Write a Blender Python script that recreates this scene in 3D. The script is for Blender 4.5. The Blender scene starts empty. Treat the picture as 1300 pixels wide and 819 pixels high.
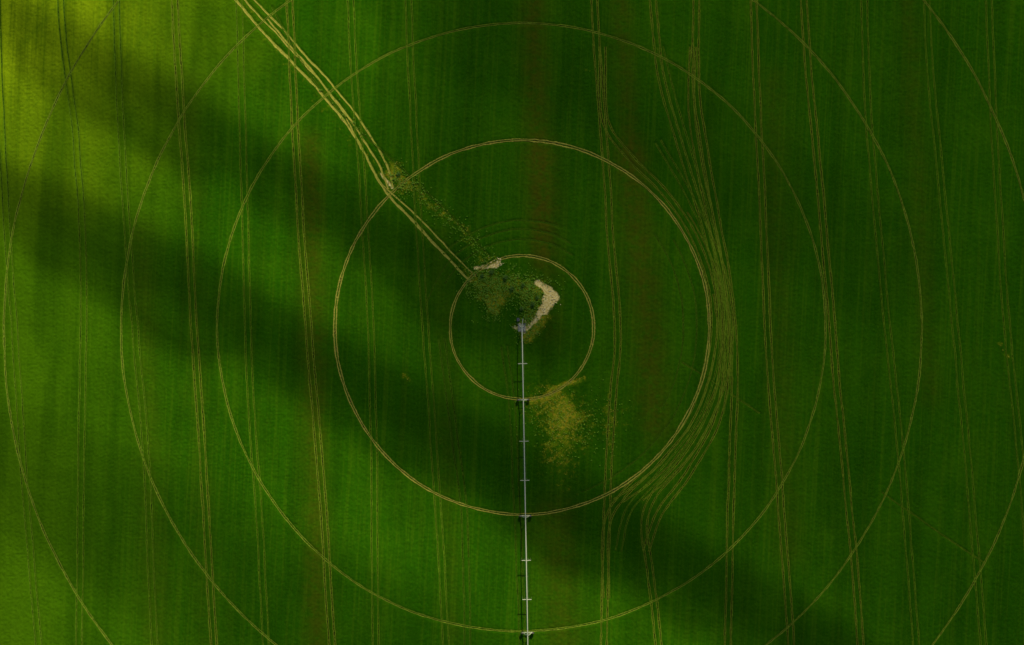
import bpy, math, random
import numpy as np
from mathutils import Vector
random.seed(4); rng=np.random.default_rng(7)
S=0.35
def W(px,py): return ((px-650)*S,(409.5-py)*S)
scene=bpy.context.scene
EL=math.radians(29); TH=np.array([-0.24,-0.97])   # sun elevation, light travel direction

# ---------------- noise helpers ----------------
def _h(ix,iy,seed):
    n=(ix.astype(np.int64)*374761393+iy.astype(np.int64)*668265263+seed*1274126177)&0x7fffffff
    n=((n^(n>>13))*1274126177)&0x7fffffff
    n=n^(n>>16)
    return (n&0xffff)/65535.0
def vnoise(x,y,scale,seed=0):
    x=np.asarray(x,float)/scale+1000; y=np.asarray(y,float)/scale+1000
    ix=np.floor(x); iy=np.floor(y); fx=x-ix; fy=y-iy
    fx=fx*fx*(3-2*fx); fy=fy*fy*(3-2*fy)
    a=_h(ix,iy,seed);b=_h(ix+1,iy,seed);c=_h(ix,iy+1,seed);d=_h(ix+1,iy+1,seed)
    return (a*(1-fx)+b*fx)*(1-fy)+(c*(1-fx)+d*fx)*fy-0.5
X0,X1,Y0,Y1=-240.0,240.0,-155.0,155.0
def fade(x,y):
    e=np.minimum(np.minimum(x-X0,X1-x),np.minimum(y-Y0,Y1-y))
    return np.clip(e/8,0,1)
def hbase(x,y):
    return (vnoise(x,y,70,1)*1.6+vnoise(x,y,22,2)*0.35+vnoise(x,y,9,3)*0.08)*fade(x,y)

# ---------------- material helper ----------------
class NT:
    def __init__(s,name):
        s.m=bpy.data.materials.new(name); s.m.use_nodes=True; s.t=s.m.node_tree; s.t.nodes.clear()
        s.out=s.n('ShaderNodeOutputMaterial')
    def n(s,ty,**k):
        nd=s.t.nodes.new(ty)
        for a,b in k.items(): setattr(nd,a,b)
        return nd
    def l(s,a,b): s.t.links.new(a,b)
    def setv(s,sock,v):
        if isinstance(v,bpy.types.NodeSocket): s.l(v,sock)
        else: sock.default_value=v
    def math(s,op,a,b=0.0,clamp=False):
        nd=s.n('ShaderNodeMath',operation=op,use_clamp=clamp); s.setv(nd.inputs[0],a); s.setv(nd.inputs[1],b); return nd.outputs[0]
    def mix(s,f,a,b,bt='MIX'):
        nd=s.n('ShaderNodeMix',data_type='RGBA',blend_type=bt)
        s.setv(nd.inputs[0],f)
        s.setv(nd.inputs[6],a if isinstance(a,bpy.types.NodeSocket) else (*a,1)); s.setv(nd.inputs[7],b if isinstance(b,bpy.types.NodeSocket) else (*b,1)); return nd.outputs[2]
    def noise(s,scale,detail=3,rough=0.6,vec=None,mp=None,rot=0.0):
        g=s.n('ShaderNodeTexCoord').outputs['Object'] if vec is None else vec
        if mp or rot:
            r=s.n('ShaderNodeMapping'); r.inputs['Scale'].default_value=mp or (1,1,1)
            r0=s.n('ShaderNodeMapping'); r0.inputs['Rotation'].default_value=(0,0,rot)
            s.l(g,r0.inputs[0]); s.l(r0.outputs[0],r.inputs[0]); g=r.outputs[0]
        nd=s.n('ShaderNodeTexNoise'); nd.inputs['Scale'].default_value=scale; nd.inputs['Detail'].default_value=detail; nd.inputs['Roughness'].default_value=rough
        s.l(g,nd.inputs['Vector']); return nd.outputs[0]
    def ramp(s,f,a,b):
        nd=s.n('ShaderNodeMapRange',interpolation_type='SMOOTHSTEP'); s.setv(nd.inputs[0],f)
        if a<=b: nd.inputs[1].default_value=a; nd.inputs[2].default_value=b
        else: nd.inputs[1].default_value=b; nd.inputs[2].default_value=a; nd.inputs[3].default_value=1; nd.inputs[4].default_value=0
        return nd.outputs[0]
    def attr(s,name): return s.n('ShaderNodeAttribute',attribute_name=name).outputs['Fac']
def simple(name,col,rough=0.6,metal=0.0,nscale=3.0,var=0.35):
    t=NT(name); p=t.n('ShaderNodeBsdfPrincipled'); f=t.noise(nscale,4)
    c=t.mix(f,tuple(c*(1-var) for c in col),tuple(min(1,c*(1+var)) for c in col))
    t.l(c,p.inputs['Base Color']); p.inputs['Roughness'].default_value=rough; p.inputs['Metallic'].default_value=metal
    t.l(p.outputs[0],t.out.inputs[0]); return t.m

# ---------------- crop field material ----------------
t=NT('crop_green')
c=t.mix(t.ramp(t.noise(0.02,4,0.55),0.35,0.65),(0.018,0.096,0.0012),(0.034,0.132,0.0016))
c=t.mix(t.ramp(t.noise(0.10,5,0.65),0.35,0.7),c,(0.021,0.108,0.0012))
c=t.mix(t.attr('sun_tint'),c,(0.300,0.430,0.006))  # bright sunlit yellow painted into the crop colour
row=t.noise(1.0,3,0.6,mp=(0.85,0.010,1),rot=math.radians(3))
c=t.mix(t.math('MULTIPLY',t.ramp(row,0.45,0.68),0.42),c,(0.066,0.165,0.003))
row2=t.noise(1.0,2,0.6,mp=(0.10,0.004,1),rot=math.radians(2.6))
c=t.mix(t.math('MULTIPLY',t.ramp(row2,0.4,0.7),0.45),c,(0.010,0.056,0.001))
dg=t.noise(1.0,2,0.6,mp=(0.35,0.01,1),rot=math.radians(43))
c=t.mix(t.math('MULTIPLY',t.ramp(dg,0.55,0.75),0.25),c,(0.040,0.125,0.003))
fine=t.noise(1.7,3,0.75)
c=t.mix(t.math('MULTIPLY',t.ramp(fine,0.48,0.72),0.36),c,(0.066,0.170,0.004))
c=t.mix(t.math('MULTIPLY',t.ramp(t.noise(2.4,3,0.8),0.5,0.3),0.4),c,(0.005,0.038,0.001))
brown=t.math('MULTIPLY',t.attr('brown'),t.ramp(t.noise(0.25,5,0.75),0.2,0.65))
c=t.mix(brown,c,(0.066,0.080,0.004))
dn=t.math('ADD',t.math('MULTIPLY',t.noise(0.30,8,0.9),4.4),-2.55)
dry=t.math('MULTIPLY',t.ramp(t.math('ADD',dn,t.math('MULTIPLY',t.attr('dry'),1.3)),0.1,1.0),t.ramp(t.attr('dry'),0.02,0.2))
c=t.mix(t.math('MULTIPLY',dry,0.85),c,t.mix(t.ramp(t.noise(0.4,6,0.85),0.44,0.62),(0.15,0.25,0.008),(0.48,0.36,0.025)))
bn=t.math('ADD',t.math('MULTIPLY',t.noise(0.8,5,0.8),1.6),-0.9)
bare=t.ramp(t.math('ADD',bn,t.math('MULTIPLY',t.attr('bare'),1.3)),0.3,0.8)
c=t.mix(bare,c,t.mix(t.ramp(t.noise(1.2,3),0.35,0.65),(0.62,0.48,0.14),(0.88,0.76,0.38)))
p=t.n('ShaderNodeBsdfPrincipled'); t.l(c,p.inputs['Base Color']); p.inputs['Roughness'].default_value=0.9; p.inputs['Specular IOR Level'].default_value=0.0
b=t.n('ShaderNodeBump'); b.inputs['Strength'].default_value=0.35; b.inputs['Distance'].default_value=0.12
t.l(t.noise(2.4,4,0.75),b.inputs['Height']); t.l(b.outputs[0],p.inputs['Normal'])
t.l(p.outputs[0],t.out.inputs[0]); CROP=t.m

# ---------------- ribbons (ruts, tracks) ----------------
def catmull(pts,step=0.6):
    P=np.array(pts,float); P=np.vstack([2*P[0]-P[1],P,2*P[-1]-P[-2]]); out=[]
    for i in range(1,len(P)-2):
        n=max(2,int(np.linalg.norm(P[i+1]-P[i])/step)); s=np.linspace(0,1,n,endpoint=False)[:,None]
        out.append(0.5*((2*P[i])+(-P[i-1]+P[i+1])*s+(2*P[i-1]-5*P[i]+4*P[i+1]-P[i+2])*s**2+(-P[i-1]+3*P[i]-3*P[i+1]+P[i+2])*s**3))
    out.append(P[-2][None]); return np.vstack(out)
U=np.array([-1,-0.72,-0.45,-0.2,0.2,0.45,0.72,1.0])
PR=np.array([0,0.6,1.0,-0.3,-0.3,1.0,0.6,0.0])
stamps=[]; zc=[0]
def make_ribbons(name,paths,hw,mat,ridge=0.12,closed=False,jit=0.25,stampw=None,seed=0):
    V=[];F=[];UV=[];off=0
    for k,C in enumerate(paths):
        T=np.gradient(C,axis=0)
        if closed: T=np.roll(C,-1,0)-np.roll(C,1,0)
        T/=np.linalg.norm(T,axis=1)[:,None]+1e-9; N=np.stack([T[:,1],-T[:,0]],1)
        j=vnoise(C[:,0],C[:,1],14,seed+50)*jit*2+vnoise(C[:,0],C[:,1],3,seed+51)*jit*0.8
        C=C+N*j[:,None]
        wv=hw*(1+vnoise(C[:,0],C[:,1],2.5,seed+60+k)*0.6+vnoise(C[:,0],C[:,1],20,seed+61)*0.4)
        zc[0]+=1; z0=0.03+0.004*(zc[0]%12)
        Q=C[:,None,:]+N[:,None,:]*(U[None,:,None]*wv[:,None,None])
        z=hbase(Q[...,0],Q[...,1])+z0+ridge*PR[None]*(1+1.2*vnoise(Q[...,0],Q[...,1],1.1,9))
        n=len(C); m=len(U)
        V.append(np.concatenate([Q,z[...,None]],2).reshape(-1,3))
        s=np.arange(n)*0.6
        UV.append(np.stack([np.repeat(s,m),np.tile((U+1)/2,n)],1))
        i=np.arange(n if closed else n-1)[:,None]; jj=np.arange(m-1)[None]; i2=(i+1)%n
        f=np.stack([i*m+jj,i2*m+jj,i2*m+jj+1,i*m+jj+1],2).reshape(-1,4)+off
        F.append(f[:,::-1]); off+=n*m
        stamps.append((C,(stampw or hw)))
    V=np.vstack(V);F=np.vstack(F);UV=np.vstack(UV)
    me=bpy.data.meshes.new(name); me.vertices.add(len(V)); me.vertices.foreach_set('co',V.ravel())
    me.loops.add(F.size); me.loops.foreach_set('vertex_index',F.ravel().astype(np.int32))
    me.polygons.add(len(F)); me.polygons.foreach_set('loop_start',np.arange(0,F.size,4,dtype=np.int32)); me.polygons.foreach_set('loop_total',np.full(len(F),4,np.int32))
    a=me.attributes.new('u','FLOAT','POINT'); a.data.foreach_set('value',np.abs(UV[:,1]*2-1).astype(np.float32))
    me.update(); me.validate(); me.polygons.foreach_set('use_smooth',np.ones(len(F),bool))
    ob=bpy.data.objects.new(name,me); scene.collection.objects.link(ob); me.materials.append(mat); return ob
def rutmat(name,soil,edge,cover,fadeout=0.75,patch=0.0):
    t=NT(name); u=t.attr('u')
    un=t.math('ADD',u,t.math('MULTIPLY',t.math('SUBTRACT',t.noise(1.3,4,0.7),0.5),0.9))
    c=t.mix(t.ramp(un,0.15,0.45),soil,edge)
    c=t.mix(t.math('MULTIPLY',t.ramp(t.noise(0.9,4,0.8),0.4,0.65),0.5),c,tuple(x*0.4 for x in edge))
    a=t.ramp(un,1.0,fadeout-0.3)
    pr=t.ramp(t.math('ADD',t.math('MULTIPLY',t.noise(0.06,4,0.7),0.8),t.math('MULTIPLY',t.noise(0.7,3,0.7),0.5)),0.9-cover*0.75,1.05-cover*0.75)
    a=t.math('MULTIPLY',a,pr)
    p=t.n('ShaderNodeBsdfDiffuse'); t.l(c,p.inputs['Color'])
    tr=t.n('ShaderNodeBsdfTransparent'); mx=t.n('ShaderNodeMixShader'); t.l(a,mx.inputs[0]); t.l(tr.outputs[0],mx.inputs[1]); t.l(p.outputs[0],mx.inputs[2]); t.l(mx.outputs[0],t.out.inputs[0]); return t.m
M_TRAM=rutmat('tractor_rut_soil',(0.010,0.030,0.003),(0.130,0.265,0.012),0.78)
M_TRAMD=rutmat('tractor_rut_worn_soil',(0.010,0.018,0.003),(0.175,0.270,0.018),0.92)
M_FAINT=rutmat('faint_rut_soil',(0.014,0.050,0.003),(0.080,0.185,0.008),0.6)
M_RING=rutmat('pivot_rut_soil',(0.026,0.030,0.006),(0.42,0.42,0.07),1.0)
M_RING2=rutmat('pivot_rut_overgrown_soil',(0.012,0.034,0.004),(0.22,0.33,0.028),0.9)
M_DIRT=rutmat('dirt_track_soil',(0.46,0.40,0.08),(0.38,0.42,0.06),1.0)

PC=W(662.5,416)
def ring(r,name,hw,mat,ridge,a0=0,a1=360,closed=True,jit=0.15,seed=0,stampw=None):
    n=int(math.radians(a1-a0)*r*S/0.6); a=np.radians(np.linspace(a0,a1,n,endpoint=not closed))
    C=np.stack([PC[0]+np.cos(a)*r*S,PC[1]+np.sin(a)*r*S],1)
    return make_ribbons(name,[C],hw,mat,ridge,closed,jit,stampw,seed)
ring(91,'irrigation_wheel_rut',0.82,M_RING,0.14,seed=1)
ring(237.5,'irrigation_wheel_rut',0.86,M_RING,0.15,seed=2)
ring(386,'irrigation_wheel_rut',0.64,M_RING2,0.12,seed=3)
ring(508.5,'irrigation_wheel_rut',0.60,M_RING2,0.12,seed=4)
ring(658,'irrigation_wheel_rut',0.60,M_RING2,0.12,seed=5)

def pair(pts,mat=M_TRAM,gap=7.5,hw=0.6,name='tractor_track',seed=0,n=2,jit=0.2,ridge=0.1):
    C=catmull([W(*p) for p in pts]); T=np.gradient(C,axis=0); T/=np.linalg.norm(T,axis=1)[:,None]; N=np.stack([-T[:,1],T[:,0]],1)
    offs=[(i-(n-1)/2)*gap*S for i in range(n)]
    return make_ribbons(name,[C+N*o for o in offs],hw,mat,ridge,False,jit,None,seed)
T=[
 ([(-4,-30),(0,130),(11,330),(28,550),(42,728),(52,850)],M_TRAM),
 ([(76,-30),(82,60),(96,180),(105,330),(104,560),(102,728),(100,850)],M_TRAM),
 ([(148,-30),(151,100),(158,240),(170,400),(184,560),(192,728),(198,850)],M_TRAM),
 ([(221,-30),(229,120),(239,270),(248,430),(259,620),(266,728),(274,850)],M_TRAMD),
 ([(303,-30),(308,150),(313,330),(318,500),(327,640),(333,728),(340,850)],M_TRAM),
 ([(367,-30),(374,150),(383,300),(394,450),(406,600),(416,728),(424,850)],M_TRAMD),
 ([(443,-30),(451,110),(461,250),(470,400),(474,560),(476,728),(478,850)],M_TRAM),
 ([(517,-30),(524,130),(531,270),(540,420),(551,570),(561,728),(568,850)],M_TRAM),
 ([(753,-30),(758,70),(768,190),(776,320),(784,420),(778,510),(772,620),(769,728),(766,850)],M_TRAMD),
 ([(826,-30),(838,90),(866,195),(893,280),(914,370),(918,450),(905,520),(868,585),(830,630),(818,670),(826,728),(840,850)],M_TRAMD),
 ([(884,-30),(884,110),(898,210),(914,300),(928,390),(933,480),(930,580),(926,728),(924,850)],M_TRAMD),
 ([(765,60),(768,150),(800,200),(848,250),(885,310),(905,380),(903,450),(880,525),(835,585),(790,630),(770,670),(770,760)],M_TRAMD),
 ([(957,-30),(959,80),(966,210),(972,350),(978,470),(989,600),(998,728),(1006,850)],M_TRAMD),
 ([(1019,-30),(1027,90),(1041,230),(1052,360),(1064,500),(1078,640),(1086,728),(1094,850)],M_TRAMD),
 ([(1097,-30),(1102,120),(1113,270),(1128,420),(1143,570),(1156,728),(1164,850)],M_TRAM),
 ([(1174,-30),(1183,110),(1197,250),(1212,400),(1226,560),(1240,728),(1250,850)],M_TRAM),
 ([(1254,-30),(1260,120),(1269,280),(1281,430),(1294,570),(1306,728)],M_TRAM),
 ([(640,440),(650,520),(656,640),(660,728),(664,850)],M_FAINT),
 ([(560,430),(575,540),(588,640),(592,728),(594,850)],M_FAINT),
 ([(880,60),(878,140),(890,220),(912,330),(922,440),(912,530),(875,600),(838,650),(820,700)],M_TRAMD),
 ([(835,180),(876,250),(900,310),(916,380),(914,460),(892,530),(850,590),(800,645),(785,700)],M_TRAM),
 ([(838,60),(858,140),(880,215),(902,290),(921,375),(926,455),(915,525)],M_TRAM),
]
for k,(pts,m) in enumerate(T): pair(pts,m,seed=k*3,hw=0.66 if m is M_TRAMD else 0.54)
pair([(865,460),(910,488),(965,525)],M_TRAM,name='tractor_track',n=1,hw=0.45,seed=91)
pair([(1120,625),(1180,668),(1250,715)],M_TRAM,name='tractor_track',n=1,hw=0.4,seed=92)
for r,a0,a1 in ((112,55,150),(124,60,170),(136,70,140),(205,330,395),(222,-70,30)):
    ring(r,'tractor_track',0.42,M_FAINT,0.03,a0,a1,False,0.3,r)
for r,a0,a1 in ((256,-60,35),(268,-55,30),(247,-62,10)):
    ring(r,'tractor_track',0.55,M_TRAMD,0.09,a0,a1,False,0.4,r)
def line(pts): return catmull([W(*p) for p in pts])
D=[line([(280,-25),(300,2),(343,50),(399,108),(438,154),(465,197),(489,241),(530,287),(565,323),(598,358)])]
D2=[line([(290,-25),(311,0),(354,46),(410,108),(450,158),(476,202),(494,240)]),
   line([(304,-25),(326,2),(364,42),(390,74),(425,112),(463,160),(487,204),(500,238)])]
D3=[line([(440,150),(460,186),(480,226),(500,248),(536,281),(571,317),(604,351)]),line([(340,24),(372,62),(408,106),(440,148)])]
make_ribbons('dirt_track',D,0.70,M_DIRT,0.06,False,0.5,1.0,31)
make_ribbons('dirt_track',D2,0.55,M_DIRT,0.06,False,0.5,0.8,32)
make_ribbons('dirt_track',D3,0.42,M_DIRT,0.05,False,0.5,0.6,33)
pair([(345,10),(392,92),(440,150),(500,205),(560,262),(622,326)],M_FAINT,name='dirt_track',n=1,hw=0.6,seed=36)

# ---------------- field mesh ----------------
G=0.35
nx=int((X1-X0)/G)+1; ny=int((Y1-Y0)/G)+1
gx=np.linspace(X0,X1,nx); gy=np.linspace(Y0,Y1,ny); dx=gx[1]-gx[0]; dy=gy[1]-gy[0]
XX,YY=np.meshgrid(gx,gy)
M=np.zeros(nx*ny)
for C,hw in stamps:
    i0=np.round((C[:,0]-X0)/dx).astype(int); j0=np.round((C[:,1]-Y0)/dy).astype(int)
    R=int((hw+0.6)/G)+1
    for di in range(-R,R+1):
        for dj in range(-R,R+1):
            i=i0+di;j=j0+dj; ok=(i>=0)&(i<nx)&(j>=0)&(j<ny)
            i=i[ok];j=j[ok]; d=np.hypot(gx[i]-C[ok,0],gy[j]-C[ok,1])
            np.maximum.at(M,j*nx+i,np.clip((hw*0.85+0.45-d)/0.45,0,1))
M=M.reshape(ny,nx)
PX=XX/S+650; PY=409.5-YY/S
def seg(x1,y1,x2,y2,w):
    vx,vy=x2-x1,y2-y1; L=vx*vx+vy*vy+1e-9
    tt=np.clip(((PX-x1)*vx+(PY-y1)*vy)/L,0,1); d2=(PX-x1-tt*vx)**2+(PY-y1-tt*vy)**2
    return np.exp(-d2/(w*w))
def add(*a): return np.clip(sum(a),0,1)
wob=vnoise(XX,YY,6,21)*10; PX0,PY0=PX,PY; PX=PX+wob; PY=PY+vnoise(XX,YY,6,22)*10
bare=add(seg(684,362,706,380,5),seg(706,380,692,396,5),seg(692,396,670,414,3.5)*.9,seg(698,372,690,384,6)*.8,
  seg(602,344,634,333,3)*.75,seg(488,222,497,240,3.5)*.7,seg(655,414,668,418,4)*.6)
island=seg(615,358,680,372,22)
island=np.maximum(island,seg(680,372,668,415,16))
island=np.maximum(island,seg(612,360,625,392,14)*.9)
dry=add(seg(714,512,722,532,13)*.5,seg(738,478,700,498,5)*.9,seg(700,498,672,508,4)*.6,seg(690,505,722,555,30)*.34,seg(700,560,715,590,22)*.25,seg(625,388,632,380,8)*.75,
  seg(500,222,515,238,11)*.55,island*.66,seg(672,425,692,400,8)*.7,seg(1268,440,1280,450,7)*.5,seg(512,478,520,484,5)*.5,
  seg(690,515,780,535,34)*.30,seg(690,590,720,620,26)*.22,seg(505,215,622,330,10)*.36, seg(540,250,600,300,8)*.2, seg(395,100,505,215,6)*.25,seg(300,0,500,242,9)*.28,seg(500,245,598,355,5)*.25,
  seg(560,560,580,575,8)*.3,seg(650,70,655,80,6)*.3,seg(745,95,735,85,6)*.3,seg(775,500,772,610,4)*.4)
PX=PX0+wob*0.6
brown=add(seg(676,-60,686,320,17)*.75,seg(785,-60,800,200,14)*.55,seg(800,200,832,540,22)*.75,seg(394,180,404,850,16)*.65,
  seg(705,650,715,850,26)*.55,seg(1150,-60,1180,500,14)*.3,seg(980,100,1000,700,18)*.3,seg(178,300,200,850,18)*.3,seg(560,300,575,850,14)*.25,seg(690,200,700,420,20)*.35,seg(240,100,262,850,16)*.2)
PX,PY=PX0,PY0
sun_tint=np.clip(1.05-np.hypot(PX+60,(PY+40)*1.1)/430+vnoise(XX,YY,30,31)*.22+vnoise(XX,YY,9,32)*.10,0,1)**1.4*.95+np.clip(.28-PX/900,0,1)*.45  # painted sunlight: strongest at the top-left corner, fading from the left side
fd=fade(XX,YY)
crop=0.16+vnoise(XX,YY,0.7,11)*0.17+vnoise(XX,YY,1.5,12)*0.07+vnoise(XX,YY,5,13)*0.06+vnoise(XX,YY*0.06,0.9,14)*0.16
crop*=(1-M)*np.clip(1-bare*0.9,0,1)*fd
Z=hbase(XX,YY)+crop
V=np.stack([XX,YY,Z],2).reshape(-1,3)
i=np.arange(ny-1)[:,None];j=np.arange(nx-1)[None]
F=np.stack([i*nx+j,i*nx+j+1,(i+1)*nx+j+1,(i+1)*nx+j],2).reshape(-1,4)
B=9000.0
outer=np.array([[-B,-B,0],[X0,-B,0],[X1,-B,0],[B,-B,0],[-B,Y0,0],[X0,Y0,0],[X1,Y0,0],[B,Y0,0],[-B,Y1,0],[X0,Y1,0],[X1,Y1,0],[B,Y1,0],[-B,B,0],[X0,B,0],[X1,B,0],[B,B,0]],float)
o=len(V); OF=[]
for a in range(3):
    for b_ in range(3):
        if a==1 and b_==1: continue
        q=a*4+b_; OF.append([o+q,o+q+1,o+q+5,o+q+4])
V=np.vstack([V,outer]); F=np.vstack([F,np.array(OF)])
me=bpy.data.meshes.new('crop_field'); me.vertices.add(len(V)); me.vertices.foreach_set('co',V.ravel())
me.loops.add(F.size); me.loops.foreach_set('vertex_index',F.ravel().astype(np.int32))
me.polygons.add(len(F)); me.polygons.foreach_set('loop_start',np.arange(0,F.size,4,dtype=np.int32)); me.polygons.foreach_set('loop_total',np.full(len(F),4,np.int32))
for nm,A in (('bare',bare),('dry',dry),('brown',brown),('sun_tint',sun_tint)):
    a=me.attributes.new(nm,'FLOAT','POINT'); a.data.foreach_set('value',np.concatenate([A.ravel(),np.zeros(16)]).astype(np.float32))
me.update(calc_edges=True); me.polygons.foreach_set('use_smooth',np.ones(len(F),bool)); me.materials.append(CROP)
ob=bpy.data.objects.new('crop_field',me); scene.collection.objects.link(ob)

def mesh_obj(name,V,F,mat,parent=None,smooth=False):
    me=bpy.data.meshes.new(name); me.from_pydata([tuple(v) for v in V],[],F); me.update()
    if smooth:
        for p in me.polygons: p.use_smooth=True
    me.materials.append(mat); ob=bpy.data.objects.new(name,me); scene.collection.objects.link(ob)
    if parent: ob.parent=parent
    return ob
# ---------------- tufts of rough grass and weeds ----------------
def tufts(name,n,dens,mat,hmin,hmax,wid):
    V=[];F=[]; flat=dens.ravel(); pr=flat/flat.sum(); idx=rng.choice(flat.size,n,p=pr)
    xs=XX.ravel()[idx]+rng.uniform(-.3,.3,n); ys=YY.ravel()[idx]+rng.uniform(-.3,.3,n); zs=hbase(xs,ys)
    for x,y,z in zip(xs,ys,zs):
        h=random.uniform(hmin,hmax); k=random.randint(6,9)
        for q in range(k):
            a=random.uniform(0,6.283); l=h*random.uniform(.5,1.1); w=wid*random.uniform(.5,1.2)
            ca,sa=math.cos(a),math.sin(a); o=len(V)
            V+= [(x-sa*w,y+ca*w,z+.05),(x+sa*w,y-ca*w,z+.05),(x+ca*l*.5+sa*w*.8,y+sa*l*.5-ca*w*.8,z+h*.8+.1),(x+ca*l*.5-sa*w*.8,y+sa*l*.5+ca*w*.8,z+h*.8+.1),(x+ca*l,y+sa*l,z+h*.7+.1)]
            F+= [(o,o+1,o+2,o+3),(o+3,o+2,o+4)]
    return mesh_obj(name,V,F,mat)
M_WEED=simple('weed_green',(0.17,0.38,0.015),0.8,nscale=0.4,var=0.6)
M_STRAW=simple('dry_grass_straw',(0.42,0.44,0.04),0.85,nscale=0.4,var=0.5)
tufts('rough_grass',2800,island**1.5*(1-bare)+seg(510,222,620,330,9)*.22+seg(500,222,515,238,10)*.4+seg(700,540,740,540,34)*.10+seg(395,100,505,215,7)*.05,M_WEED,0.2,0.5,0.12)
tufts('dry_grass',700,(np.clip(dry-.32,0,1)**1.1)*(1-bare*.8),M_STRAW,0.2,0.4,0.08)
def bushes(name,spots,mat):
    V=[];F=[]
    for (px,py,r) in spots:
        x,y=W(px,py); z=float(hbase(np.array([x]),np.array([y]))[0])
        for q in range(int(160*r)):
            u=Vector((random.gauss(0,1),random.gauss(0,1),random.gauss(0,1))).normalized()*r*random.uniform(.4,1)**.6*random.choice((1,1,.8,1.15))
            cx,cy,cz=x+u.x,y+u.y,z+.7*r+u.z*.7
            if cz<z: continue
            a=Vector((random.uniform(-1,1),random.uniform(-1,1),random.uniform(-.6,.6))).normalized()*.2; b=a.cross(Vector((random.uniform(-1,1),random.uniform(-1,1),1))).normalized()*.14
            o=len(V); c0=Vector((cx,cy,cz)); V+=[c0-a,c0-b,c0+a,c0+b]; F.append((o,o+1,o+2,o+3))
        for q in range(4):
            an=random.uniform(0,6.28); ex,ey=x+math.cos(an)*r*.5,y+math.sin(an)*r*.5; o=len(V)
            V+=[(x-.06,y,z),(x+.06,y,z),(ex+.02,ey,z+r),(ex-.02,ey,z+r)]; F.append((o,o+1,o+2,o+3))
    return mesh_obj(name,V,F,mat)
M_BUSH=simple('bush_leaves',(0.08,0.20,0.015),0.8,nscale=0.8,var=0.6)
sp=[(612,350,.8),(624,345,1.0),(642,352,1.1),(650,366,1.0),(664,362,.9),(676,386,1.0),(662,392,.9),(682,378,.8),(506,222,.8)]
for k,s_ in enumerate(sp): bushes('bush',[s_],M_BUSH)
V=[];F=[]
def rock(x,y,z,r):
    o=len(V); q=(1+5**.5)/2
    vs=[(-1,q,0),(1,q,0),(-1,-q,0),(1,-q,0),(0,-1,q),(0,1,q),(0,-1,-q),(0,1,-q),(q,0,-1),(q,0,1),(-q,0,-1),(-q,0,1)]
    sx,sy,sz=random.uniform(.7,1.4),random.uniform(.7,1.4),random.uniform(.4,.7)
    for v in vs:
        j=random.uniform(.35,.65)*r; V.append((x+v[0]*j*sx,y+v[1]*j*sy,z+v[2]*j*sz))
    for f in [(0,11,5),(0,5,1),(0,1,7),(0,7,10),(0,10,11),(1,5,9),(5,11,4),(11,10,2),(10,7,6),(7,1,8),(3,9,4),(3,4,2),(3,2,6),(3,6,8),(3,8,9),(4,9,5),(2,4,11),(6,2,10),(8,6,7),(9,8,1)]: F.append(tuple(o+i for i in f))
for q in range(130):
    cx,cy,sd=random.choice([(700,374,5),(704,382,3),(690,392,4),(660,412,4),(622,338,6),(668,408,3),(634,334,3)])
    x,y=W(random.gauss(cx,sd),random.gauss(cy,sd)); rock(x,y,float(hbase(np.array([x]),np.array([y]))[0])+.1,random.uniform(.12,.35))
mesh_obj('rubble_stones',V,F,simple('pale_stone',(0.78,0.66,0.36),0.9))

# ---------------- centre pivot irrigator ----------------
root=bpy.data.objects.new('center_pivot_irrigator',None); scene.collection.objects.link(root); root.location=(PC[0],PC[1],0)
ang=math.radians(-90+1.05); root.rotation_euler=(0,0,ang)
GALV=simple('galvanised_steel',(0.66,0.70,0.60),0.8,0.0,2.0,0.05)
TRUSS=simple('weathered_truss_steel',(0.22,0.25,0.18),0.6,0.2,2.0,0.2)
DROP=simple('drop_hose_plastic',(0.25,0.28,0.22),0.7)
TYRE=simple('tyre_rubber',(0.02,0.02,0.02),0.9); CONC=simple('concrete_pad',(0.36,0.34,0.30),0.9); BOX=simple('motor_housing_paint',(0.10,0.12,0.14),0.5)
def tube(V,F,a,b,r,n=8):
    a=Vector(a);b=Vector(b);d=(b-a).normalized(); u=d.cross(Vector((0,0,1)))
    if u.length<.01: u=Vector((1,0,0))
    u.normalize(); v=d.cross(u); o=len(V)
    for P in (a,b):
        for k in range(n):
            t_=k*2*math.pi/n; V.append(tuple(P+u*math.cos(t_)*r+v*math.sin(t_)*r))
    for k in range(n): F.append((o+k,o+n+k,o+n+(k+1)%n,o+(k+1)%n))
    F.append(tuple(o+k for k in range(n))); F.append(tuple(o+n+k for k in range(n))[::-1])
def box(V,F,c,s):
    o=len(V)
    for z in(-1,1):
        for x,y in((-1,-1),(1,-1),(1,1),(-1,1)): V.append((c[0]+x*s[0]/2,c[1]+y*s[1]/2,c[2]+z*s[2]/2))
    F.extend([(o,o+3,o+2,o+1),(o+4,o+5,o+6,o+7),(o,o+1,o+5,o+4),(o+1,o+2,o+6,o+5),(o+2,o+3,o+7,o+6),(o+3,o,o+4,o+7)])
rads=[0,91*S,238*S,386*S,508*S,658*S]; HP=3.9
def hz(s,a,b): 
    m=(s-a)/(b-a); return HP+1.1*4*m*(1-m)
V=[];F=[];VT=[];FT=[];VS=[];FS=[];VB=[];FB=[]
bars={0:[45*S],1:[142*S,191*S],2:[291*S,340*S],3:[427*S,468*S],4:[558*S,608*S]}
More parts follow.
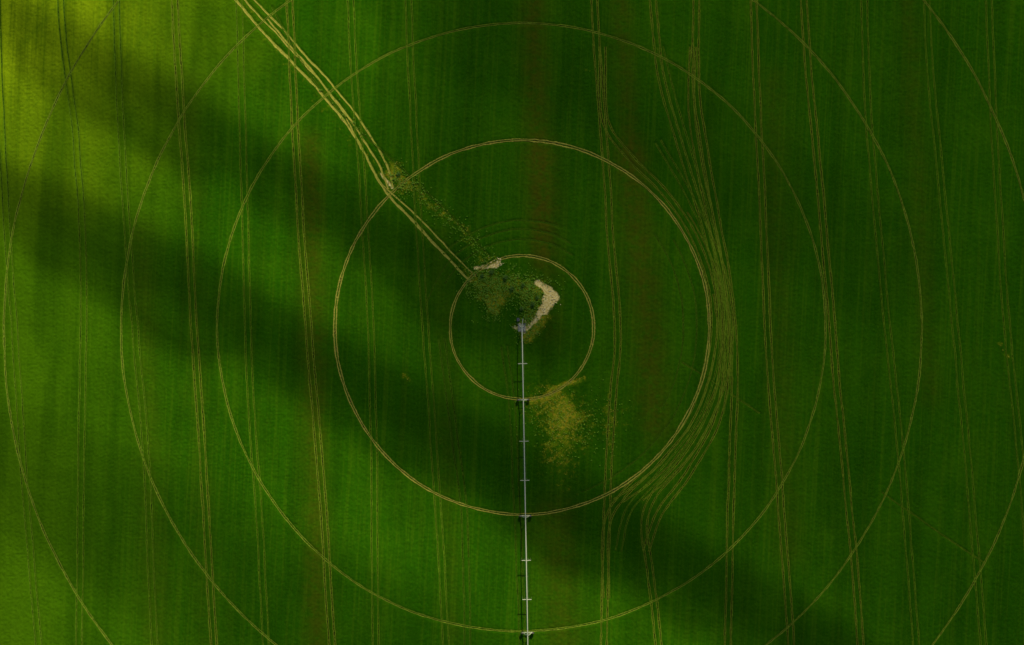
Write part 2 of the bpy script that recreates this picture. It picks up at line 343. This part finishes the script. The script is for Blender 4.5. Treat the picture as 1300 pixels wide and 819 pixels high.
for k in range(5):
    a,b=rads[k],rads[k+1]; n=24; ss=np.linspace(a,b,n+1); o=len(V); m=10
    for i_ in range(n+1):
        for q in range(m):
            t_=q*2*math.pi/m; V.append((ss[i_],math.cos(t_)*.2,hz(ss[i_],a,b)+math.sin(t_)*.2))
    for i_ in range(n):
        for q in range(m): F.append((o+i_*m+q,o+i_*m+(q+1)%m,o+(i_+1)*m+(q+1)%m,o+(i_+1)*m+q))
    st=[a]+list(np.linspace(a,b,9)[1:-1])+[b]
    low=[]
    for s in st:
        m_=(s-a)/(b-a); e=math.sin(math.pi*m_); low.append((s,0.7*e,hz(s,a,b)-1.5*e))
    for (p,q) in zip(low[:-1],low[1:]):
        for sg in(-1,1): tube(VT,FT,(p[0],sg*p[1],p[2]),(q[0],sg*q[1],q[2]),0.02,6)
    for (s,w,z) in low[1:-1]:
        tube(VT,FT,(s,-w,z),(s,w,z),0.03,6)
        for sg in(-1,1): tube(VT,FT,(s,sg*w,z),(s,0,hz(s,a,b)),0.03,6)
    for s in bars[k]:
        z=hz(s,a,b)-.33; tube(VB,FB,(s,-2.0,z),(s,2.0,z),0.11,8)
        for sg in(-1,1): tube(VT,FT,(s,sg*2.0,z),(s-1.2,0,hz(s,a,b)),0.03,6); tube(VT,FT,(s,sg*2.0,z),(s,sg*2.0,1.2),0.03,6)
    for s in np.arange(a+2,b-1,2.6):
        tube(VS,FS,(s,0.0,hz(s,a,b)-.1),(s,.22,hz(s,a,b)-.25),.02,6); tube(VS,FS,(s,.22,hz(s,a,b)-.25),(s,.22,1.6),.015,6); tube(VS,FS,(s,.22,1.6),(s,.22,1.45),.05,6)
mesh_obj('water_pipe',V,F,GALV,root,True); mesh_obj('truss',VT,FT,TRUSS,root,False); mesh_obj('boom_bars',VB,FB,GALV,root,False); mesh_obj('sprinkler_drops',VS,FS,DROP,root)
for k in range(1,6):
    s=rads[k]; V=[];F=[];V2=[];F2=[];V3=[];F3=[]
    for sg in(-1,1):
        tube(V,F,(s-.25,0,HP),(s-.1,sg*2.1,.75),.06); tube(V,F,(s+.25,0,HP),(s+.1,sg*2.1,.75),.06)
    tube(V,F,(s,-2.5,.75),(s,2.5,.75),.11); tube(V,F,(s,-1.1,2.3),(s,1.1,2.3),.05)
    for sg in(-1,1):
        cy=sg*2.35
        n=20
        prof=[(-.16,.30),(-.19,.50),(-.14,.64),(0,.68),(.14,.64),(.19,.50),(.16,.30)]
        o=len(V2)
        for i_ in range(n):
            t_=i_*2*math.pi/n
            for (w_,r_) in prof: 
                rr=r_+(.03 if (i_%2 and r_>.6) else 0); V2.append((s+.36+w_,cy+math.cos(t_)*rr,.72+math.sin(t_)*rr))
        m_=len(prof)
        for i_ in range(n):
            for j_ in range(m_): F2.append((o+i_*m_+j_,o+i_*m_+(j_+1)%m_,o+((i_+1)%n)*m_+(j_+1)%m_,o+((i_+1)%n)*m_+j_))
        tube(V,F,(s+.28,cy,.72),(s+.44,cy,.72),.31,14); tube(V,F,(s,cy,.72),(s+.36,cy,.72),.09)
        box(V3,F3,(s-.05,cy,.72),(.3,.35,.35))
    box(V3,F3,(s-.5,.3,HP+.1),(.35,.3,.45)); box(V3,F3,(s,.0,.95),(.35,.5,.3)); tube(V3,F3,(s,.2,.95),(s,2.2,.85),.03,6)
    tw=bpy.data.objects.new('drive_tower_%d'%k,None); scene.collection.objects.link(tw); tw.parent=root
    mesh_obj('tower_frame_%d'%k,V,F,GALV,tw); mesh_obj('tower_wheels_%d'%k,V2,F2,TYRE,tw,True); mesh_obj('tower_motor_%d'%k,V3,F3,BOX,tw)
V=[];F=[]; box(V,F,(0,0,.15),(3.4,3.4,.35)); mesh_obj('pivot_pad',V,F,CONC,root)
V=[];F=[]
for sx in(-1,1):
    for sy in(-1,1): tube(V,F,(sx*1.5,sy*1.5,.3),(sx*.25,sy*.25,HP-.2),.08)
for z_,w_ in((1.4,1.1),(2.6,.64)):
    for a_,b_ in(((-1,-1),(1,-1)),((1,-1),(1,1)),((1,1),(-1,1)),((-1,1),(-1,-1))): tube(V,F,(a_[0]*w_,a_[1]*w_,z_),(b_[0]*w_,b_[1]*w_,z_),.05)
tube(V,F,(0,0,.3),(0,0,HP+.3),.18); tube(V,F,(0,0,HP+.25),(.5,0,HP),.2); tube(V,F,(-4,0.6,.35),(0,0,.5),.13)
mesh_obj('pivot_frame',V,F,GALV,root)
V=[];F=[]; box(V,F,(-1.6,1.1,1.3),(.5,.8,1.3)); box(V,F,(-3.6,-1.6,.7),(1.5,1.1,1.2)); mesh_obj('control_box',V,F,BOX,root)

# ---------------- unseen clouds, added sunward and shaped to cast the shadow bands ----------------
CH=360.0; off=-TH*CH/math.tan(EL)
def shade_cloud(name,gp,length,width,rotdeg,dens,thick=40,seed=0,soft=0.5,wisp=0.5):
    cx,cy=W(*gp); cx+=off[0]; cy+=off[1]
    nL=80; nW=40; V=[];F=[];D=[]
    ca,sa=math.cos(math.radians(rotdeg)),math.sin(math.radians(rotdeg))
    for side in(1,-1):
        for i_ in range(nL+1):
            for j_ in range(nW+1):
                u=(i_/nL*2-1);v=(j_/nW*2-1)
                lx=u*length/2;ly=v*width/2; X=cx+lx*ca-ly*sa;Y=cy+lx*sa+ly*ca
                V.append((X,Y,side)); D.append((u,v))
    A=np.array(V);UVv=np.array(D); u=UVv[:,0];v=UVv[:,1]
    n1=vnoise(A[:,0],A[:,1],width*.45,seed)+vnoise(A[:,0],A[:,1],width*.2,seed+1)*.4
    r=np.sqrt(np.abs(u)**6+v**2)+n1*wisp*.5
    d=np.clip((1-r)/soft,0,1); d=d*d*(3-2*d)
    edge=np.clip((1-np.maximum(np.abs(u),np.abs(v)))/0.08,0,1); d*=edge
    puff=np.abs(vnoise(A[:,0],A[:,1],45,seed+4))*12+np.abs(vnoise(A[:,0],A[:,1],18,seed+5))*5
    z=CH+A[:,2]*(d*thick*np.where(A[:,2]>0,1,.25)+puff*d*np.where(A[:,2]>0,1,.3)+.05)
    A[:,2]=z
    n_=(nL+1)*(nW+1)
    for s_ in range(2):
        for i_ in range(nL):
            for j_ in range(nW):
                a=s_*n_+i_*(nW+1)+j_; f=(a,a+nW+1,a+nW+2,a+1); F.append(f if s_==0 else f[::-1])
    ob=mesh_obj(name,A.tolist(),F,dens[1],None,True)
    at=ob.data.attributes.new('dens','FLOAT','POINT'); at.data.foreach_set('value',(d*dens[0]).astype(np.float32)); return ob
t=NT('shade_cloud_vapour'); d=t.math('MULTIPLY',t.attr('dens'),t.math('ADD',t.math('MULTIPLY',t.noise(0.02,4,0.6),0.4),0.8),True)
df=t.n('ShaderNodeBsdfDiffuse'); df.inputs[0].default_value=(.85,.85,.87,1); tl=t.n('ShaderNodeBsdfTranslucent'); tl.inputs[0].default_value=(.7,.72,.76,1)
m1=t.n('ShaderNodeMixShader'); m1.inputs[0].default_value=.4; t.l(df.outputs[0],m1.inputs[1]); t.l(tl.outputs[0],m1.inputs[2])
tr=t.n('ShaderNodeBsdfTransparent'); m2=t.n('ShaderNodeMixShader'); t.l(d,m2.inputs[0]); t.l(tr.outputs[0],m2.inputs[1]); t.l(m1.outputs[0],m2.inputs[2]); t.l(m2.outputs[0],t.out.inputs[0])
VAP=t.m
shade_cloud('shade_cloud',(1280,300),600,520,-30,(0.36,VAP),12,5,soft=.45,wisp=.1)
shade_cloud('shade_cloud',(350,215),330,25,-31,(0.44,VAP),4,25,soft=.35,wisp=.05)
shade_cloud('shade_cloud',(560,545),520,34,-29.5,(0.50,VAP),4,35,soft=.32,wisp=.05)
shade_cloud('shade_cloud',(430,800),420,80,-27,(0.24,VAP),6,45,soft=.5,wisp=.1)
shade_cloud('shade_cloud',(800,130),330,60,-31,(0.20,VAP),6,55,soft=.5,wisp=.1)

# ---------------- world, sun, camera ----------------
w=bpy.data.worlds.new('World'); scene.world=w; w.use_nodes=True; nt=w.node_tree; bg=nt.nodes['Background']
sk=nt.nodes.new('ShaderNodeTexSky'); sk.sky_type='NISHITA'; sk.sun_disc=False; sk.sun_elevation=EL; sk.sun_rotation=math.atan2(-TH[0],-TH[1])
nt.links.new(sk.outputs[0],bg.inputs[0]); bg.inputs[1].default_value=0.05
L=bpy.data.lights.new('sun','SUN'); L.energy=5; L.angle=math.radians(.5); L.color=(1,.90,.56)
so=bpy.data.objects.new('sun',L); scene.collection.objects.link(so)
dv=Vector((TH[0]*math.cos(EL),TH[1]*math.cos(EL),-math.sin(EL))); so.rotation_euler=dv.to_track_quat('-Z','Y').to_euler()
cam=bpy.data.cameras.new('camera'); co=bpy.data.objects.new('camera',cam); scene.collection.objects.link(co)
co.location=(0,0,300); cam.sensor_width=36; cam.lens=36*300/(1300*S); cam.clip_end=30000; cam.clip_start=1; scene.camera=co
scene.view_settings.view_transform='Standard'; scene.view_settings.look='None'; scene.view_settings.exposure=0
